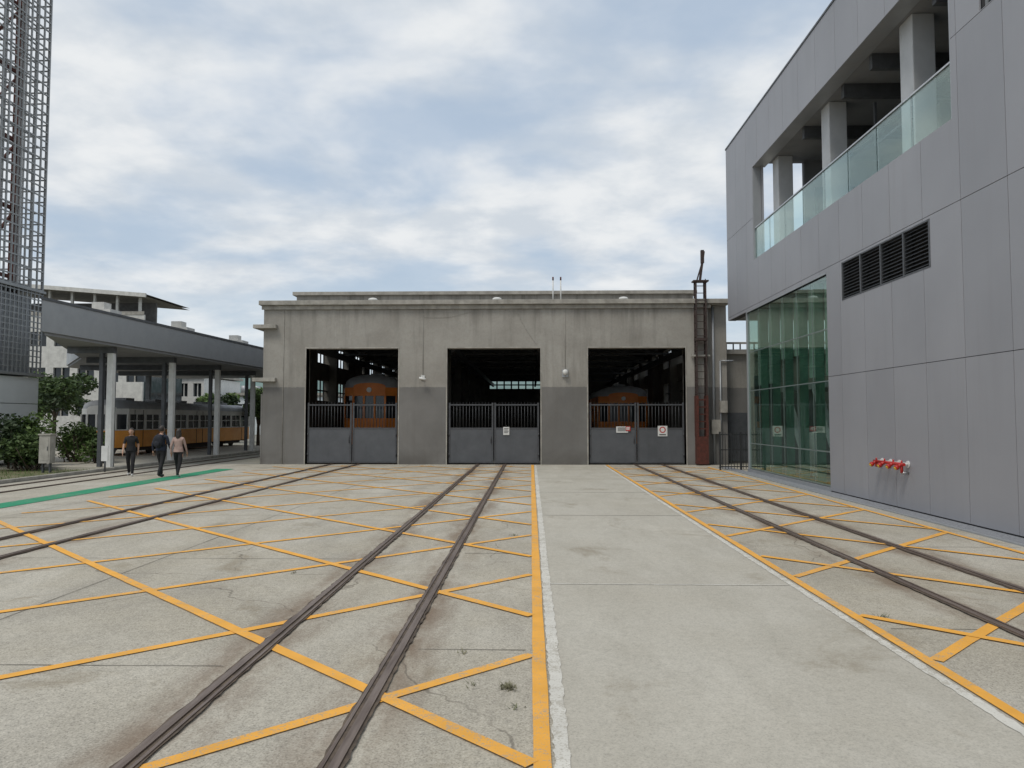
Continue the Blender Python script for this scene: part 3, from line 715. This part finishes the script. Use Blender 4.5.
block('white_house',-43,-36.8,80,90,6.6,M['white'],2,4,M['glass_dark'],1,3)
block('low_warehouse',-35.5,-24,84,96,4.6,pm('pale_blue_panel',(.66,.72,.75),(.6,.65,.68),1,.6),1,4,M['glass_dark'],1,4)
# factory shed with windowed front
e=empty('factory_shed',(-42,64,0)); b=MB()
wh=[(-53.5+i*2.2,-52.0+i*2.2,z,z+1.3) for i in range(9) for z in (2.2,5.2,8.4)]
for r in sub((-54,-34.4,0,11.2),wh): b.box(r[0],r[1],62.8,62.99,r[2],r[3],0)
for q in wh: b.box((q[0]+q[1])/2-.05,(q[0]+q[1])/2+.05,62.85,62.95,q[2],q[3],2)
b.box(-54,-34.4,63,70,0,10.6,3)
b.box(-54,-34.4,62.75,62.797,11.2,11.5,2)
def rf(z): return [(-54.6,62.2,z+1.7),(-34.0,62.2,z),(-34.0,70.5,z),(-54.6,70.5,z+1.7)]
b.poly(rf(12.75),2); b.poly(rf(12.95),2)
b.bar((-54.6,62.25,14.55),(-34.0,62.25,12.85),.15,.35,0)
for i in range(10): x=-53.5+i*2.06; b.box(x-.1,x+.1,63,63.2,10.6,12.7+(-34-x)*.08,0)
b.box(-54,-34.5,65,65.2,10.6,12.6,1)
b.make('shed_body',[M['skylightbox'],M['dado'],M['coping'],M['glass_dark']],e)
b=MB(); N=60
for j,(y,hm) in enumerate(((420,0),(470,42),(560,52),(650,0))):
    for i in range(N+1):
        x=-600+i*20; h=hm*(.66+.22*math.sin(i*.37+j)+.1*math.sin(i*.9+1)+.08*math.sin(i*2.3)); b.v.append((x,y,max(h,0) if hm else -1))
for j in range(3):
    for i in range(N): a=j*(N+1)+i; b.f.append((a,a+1,a+N+2,a+N+1)); b.m.append(0); b.sm.append(True)
b.make('hills',[m_leaf('hill_forest',(.13,.20,.19),(.17,.24,.22),.05)],None)
# ------------------------------------------------------------ people
skin=pm('skin',(.46,.28,.20),(.42,.25,.17),10,.5,bump=0); hairm=pm('hair',(.02,.015,.012),(.03,.022,.018),30,.45,bump=.2,stretch=(1,1,.2))
def cloth(n,c): return pm(n,c,tuple(x*.75 for x in c),9,.85,bump=.25)
lips=pm('lips',(.35,.12,.10),None,5,.5,bump=0)
def person(name,loc,face,H,cols,stride=.22,long_hair=False,short_sleeve=True,backpack=None,female=False):
    E=empty(name,loc); k=H/1.62
    top,leg,shoe=cols
    sw=.155 if female else .18
    V=[];ED=[];RD=[]
    def add(p,r,par=None):
        V.append(Vector(p)*k); RD.append((r[0]*k,r[1]*k)); 
        if par is not None: ED.append((par,len(V)-1))
        return len(V)-1
    pel=add((0,0,.90),(.14,.11)); sp=add((0,0,1.03),(.125,.098),pel); ch=add((0,.0,1.18),(.152,.11),sp); uc=add((0,.005,1.29),(.125,.09),ch); nk=add((0,.0,1.375),(.050,.052),uc); hd=add((0,-.01,1.43),(.046,.05),nk)
    for s in (-1,1):
        f=-stride*s
        sh=add((s*sw,.005,1.295),(.058,.058),uc); el=add((s*(sw+.055),.02+f*-.35,1.05),(.043,.043),sh); wr=add((s*(sw+.06),-.06+f*-.6,.83),(.028,.026),el); add((s*(sw+.06),-.085+f*-.65,.76),(.020,.034),wr)
        hp=add((s*.085,0,.82),(.095,.098),pel); kn=add((s*.09,f*.55-.03,.47),(.065,.068),hp); an=add((s*.09,f+(.05 if f>0 else 0),.10+(.05 if f>0 else 0)),(.048,.05),kn)
        he=add((s*.09,f+(.07 if f>0 else .01),.05+(.04 if f>0 else 0)),(.038,.040),an); add((s*.10,f-.15,.035),(.040,.028),he)
    me=bpy.data.meshes.new('sk'); me.from_pydata(V,ED,[]); o=bpy.data.objects.new('sk',me); C.objects.link(o)
    md=o.modifiers.new('s','SKIN'); md.use_smooth_shade=True
    for i,sv in enumerate(me.skin_vertices[0].data): sv.radius=RD[i]; sv.use_root=(i==0)
    ss=o.modifiers.new('ss','SUBSURF'); ss.levels=2; ss.render_levels=2
    dg=bpy.context.evaluated_depsgraph_get(); m2=bpy.data.meshes.new_from_object(o.evaluated_get(dg)); bpy.data.objects.remove(o)
    for m in (top,leg,shoe,skin): m2.materials.append(m)
    for p in m2.polygons:
        c=p.center/k; p.use_smooth=True
        arm=abs(c.x)>(sw+.005) and c.z<1.30 and c.z>.66
        if c.z<.085: mi=2
        elif arm and c.z<(1.10 if short_sleeve else .84): mi=3
        elif arm: mi=0
        elif c.z<.90: mi=1
        elif c.z>1.365: mi=3
        else: mi=0
        p.material_index=mi
    body=bpy.data.objects.new('body',m2); C.objects.link(body); body.parent=E; body.rotation_euler=(0,0,face)
    b=MB()
    hc=Vector((0,-.02,1.52))*k; 
    b.sphere(hc,(.074*k,.092*k,.112*k),0,20,14)
    b.sphere(hc+Vector((0,-.035,-.055))*k,(.052*k,.055*k,.055*k),0,14,10)
    b.tube(hc+Vector((0,-.085,.02))*k,hc+Vector((0,-.118,-.022))*k,.008*k,.016*k,8,0)
    for s in (-1,1):
        b.sphere(hc+Vector((s*.03,-.083,.012))*k,(.013*k,.009*k,.008*k),3,8,6); b.sphere(hc+Vector((s*.03,-.091,.012))*k,.0045*k,1,6,5)
        b.sphere(hc+Vector((s*.076,0,-.005))*k,(.010*k,.018*k,.030*k),0,8,6); b.box(hc.x+(s*.03-.016)*k,hc.x+(s*.03+.016)*k,hc.y-.090*k,hc.y-.083*k,hc.z+.028*k,hc.z+.033*k,1)
    b.sphere(hc+Vector((0,-.088,-.055))*k,(.022*k,.008*k,.006*k),4,8,6)
    b.sphere(hc+Vector((0,.010,.012))*k,(.086*k,.100*k,.120*k),1,20,14,keep=lambda d:(d.y>-.012*k or d.z>.055*k) and d.z>-.07*k)
    if long_hair:
        b.sphere(hc+Vector((0,.055,-.10))*k,(.09*k,.055*k,.20*k),1,16,12)
        for s in (-1,1): b.sphere(hc+Vector((s*.07,.02,-.09))*k,(.022*k,.045*k,.14*k),1,10,8)
    for s in (-1,1):
        f=-stride*s; pal=Vector((s*(sw+.06),-.085+f*-.65,.755)); 
        for i,(dy,L) in enumerate(((-.027,.060),(-.009,.070),(.009,.066),(.027,.052))):
            a=(pal+Vector((0,dy,-.015)))*k; m=a+Vector((-s*.004,-.004,-L*.55))*k; t=m+Vector((-s*.014,-.006,-L*.45))*k
            b.tube(a,m,.0085*k,.0078*k,8,0); b.tube(m,t,.0078*k,.006*k,8,0); b.sphere(m,.0079*k,0,8,6)
        a=(pal+Vector((0,-.025,.02)))*k; m=a+Vector((-s*.01,-.03,-.03))*k; b.tube(a,m,.010*k,.0085*k,8,0); b.tube(m,m+Vector((-s*.006,-.006,-.028))*k,.0085*k,.006*k,8,0)
    n=24; base=len(b.v)
    prof=((.85,.168,.132),(.93,.158,.124),(1.03,.140,.110)) 
    for z,rx,ry in prof:
        for i in range(n): t=2*math.pi*i/n; b.v.append((math.cos(t)*rx*k,math.sin(t)*ry*k,z*k))
    for j in range(2):
        for i in range(n): q=(i+1)%n; b.f.append((base+j*n+i,base+j*n+q,base+(j+1)*n+q,base+(j+1)*n+i)); b.m.append(2); b.sm.append(True)
    if backpack:
        b.sphere(Vector((0,.17,1.14))*k,(.155*k,.09*k,.21*k),5,16,12); b.sphere(Vector((0,.245,1.06))*k,(.105*k,.04*k,.10*k),5,12,8)
        for s in (-1,1): b.path([Vector((s*.10,.10,1.30))*k,Vector((s*.11,0,1.385))*k,Vector((s*.115,-.10,1.27))*k,Vector((s*.14,-.08,1.08))*k,Vector((s*.12,.10,.98))*k],.018*k,8,5)
    o=b.make('head_hands_and_garment',[skin,hairm,top,M['white'],lips,backpack or top],None); o.parent=E; o.rotation_euler=(0,0,face)
blk=cloth('black_cloth',(.012,.012,.014)); nav=cloth('navy_cloth',(.018,.024,.045)); pink=cloth('dusty_pink_cloth',(.44,.31,.27)); shoe=cloth('shoe_rubber',(.04,.04,.04)); bag=cloth('bag_cloth',(.012,.014,.022)); wsh=cloth('white_shoe',(.6,.6,.58))
person('woman',(-13.6,24.2,.006),.35,1.60,(blk,blk,wsh),.22,False,True,None,True)
person('man',(-12.25,23.6,.006),math.pi-.1,1.68,(nav,blk,shoe),.18,False,False,bag)
person('woman',(-11.72,23.7,.006),math.pi+.1,1.58,(pink,blk,wsh),.22,True,False,None,True)
# ------------------------------------------------------------ world, sun, camera
W=bpy.data.worlds.new('World'); S.world=W; W.use_nodes=True; nt=W.node_tree; n=nt.nodes; l=nt.links; bg=n['Background']
sky=n.new('ShaderNodeTexSky'); sky.sky_type='NISHITA'; sky.sun_disc=False; sky.sun_elevation=math.radians(58); sky.sun_rotation=math.radians(215); sky.air_density=1.2; sky.dust_density=2.5
tc=n.new('ShaderNodeTexCoord'); sp=n.new('ShaderNodeSeparateXYZ'); l.new(tc.outputs['Generated'],sp.inputs[0])
def mth(op,a,bb=None,cl=False):
    q=n.new('ShaderNodeMath'); q.operation=op; q.use_clamp=cl
    for i,x in enumerate((a,bb)):
        if x is None: continue
        if isinstance(x,(int,float)): q.inputs[i].default_value=x
        else: l.new(x,q.inputs[i])
    return q.outputs[0]
zc=mth('ADD',mth('MAXIMUM',sp.outputs[2],0),.2); cb=n.new('ShaderNodeCombineXYZ'); l.new(mth('DIVIDE',sp.outputs[0],zc),cb.inputs[0]); l.new(mth('DIVIDE',sp.outputs[1],zc),cb.inputs[1])
def nz(scale,det,rough,dist,loc):
    mp=n.new('ShaderNodeMapping'); mp.inputs['Location'].default_value=loc; mp.inputs['Scale'].default_value=(1,1.1,1); l.new(cb.outputs[0],mp.inputs[0])
    q=n.new('ShaderNodeTexNoise'); q.inputs['Scale'].default_value=scale; q.inputs['Detail'].default_value=det; q.inputs['Roughness'].default_value=rough; q.inputs['Distortion'].default_value=dist; l.new(mp.outputs[0],q.inputs['Vector']); return q.outputs[0]
def mr(f,a,bb,c=0,d=1):
    q=n.new('ShaderNodeMapRange'); q.interpolation_type='SMOOTHSTEP'; q.inputs['From Min'].default_value=a; q.inputs['From Max'].default_value=bb; q.inputs['To Min'].default_value=c; q.inputs['To Max'].default_value=d; l.new(f,q.inputs[0]); return q.outputs[0]
def mx(f,a,bb):
    q=n.new('ShaderNodeMix'); q.data_type='RGBA'
    for kk,x in ((0,f),(6,a),(7,bb)):
        if isinstance(x,(int,float)): q.inputs[kk].default_value=x
        elif isinstance(x,tuple): q.inputs[kk].default_value=(*x,1)
        else: l.new(x,q.inputs[kk])
    return q.outputs[2]
c1=nz(1.7,5,.52,.2,(3,1,0)); c2=nz(4.2,5,.55,.1,(9,4,2))
cl=mx(mr(c2,.33,.67),(7.7,7.9,8.05),(5.8,6.3,6.85))
blue=mx(.65,sky.outputs[0],(4.6,5.8,7.3))
cov=mr(c1,.36,.60,.22,1)
fin=mx(cov,blue,cl)
hz=mr(sp.outputs[2],0,.20,.7,0); fin=mx(hz,fin,(6.2,7.2,7.9))
l.new(fin,bg.inputs[0]); bg.inputs[1].default_value=.108
sd=bpy.data.lights.new('sun','SUN'); sd.energy=1.5; sd.angle=math.radians(16); sd.color=(1,.95,.86); so=bpy.data.objects.new('sun',sd); C.objects.link(so); so.rotation_euler=(math.radians(32),0,math.radians(-35))
cam=bpy.data.cameras.new('camera'); cam.lens=25.3; cam.sensor_width=36; cam.clip_end=2000; co=bpy.data.objects.new('camera',cam); C.objects.link(co); co.location=(0,0,1.93); co.rotation_euler=(math.radians(92.78),0,math.radians(1.51)); S.camera=co
S.view_settings.view_transform='Standard'; S.view_settings.look='None'; S.view_settings.exposure=0
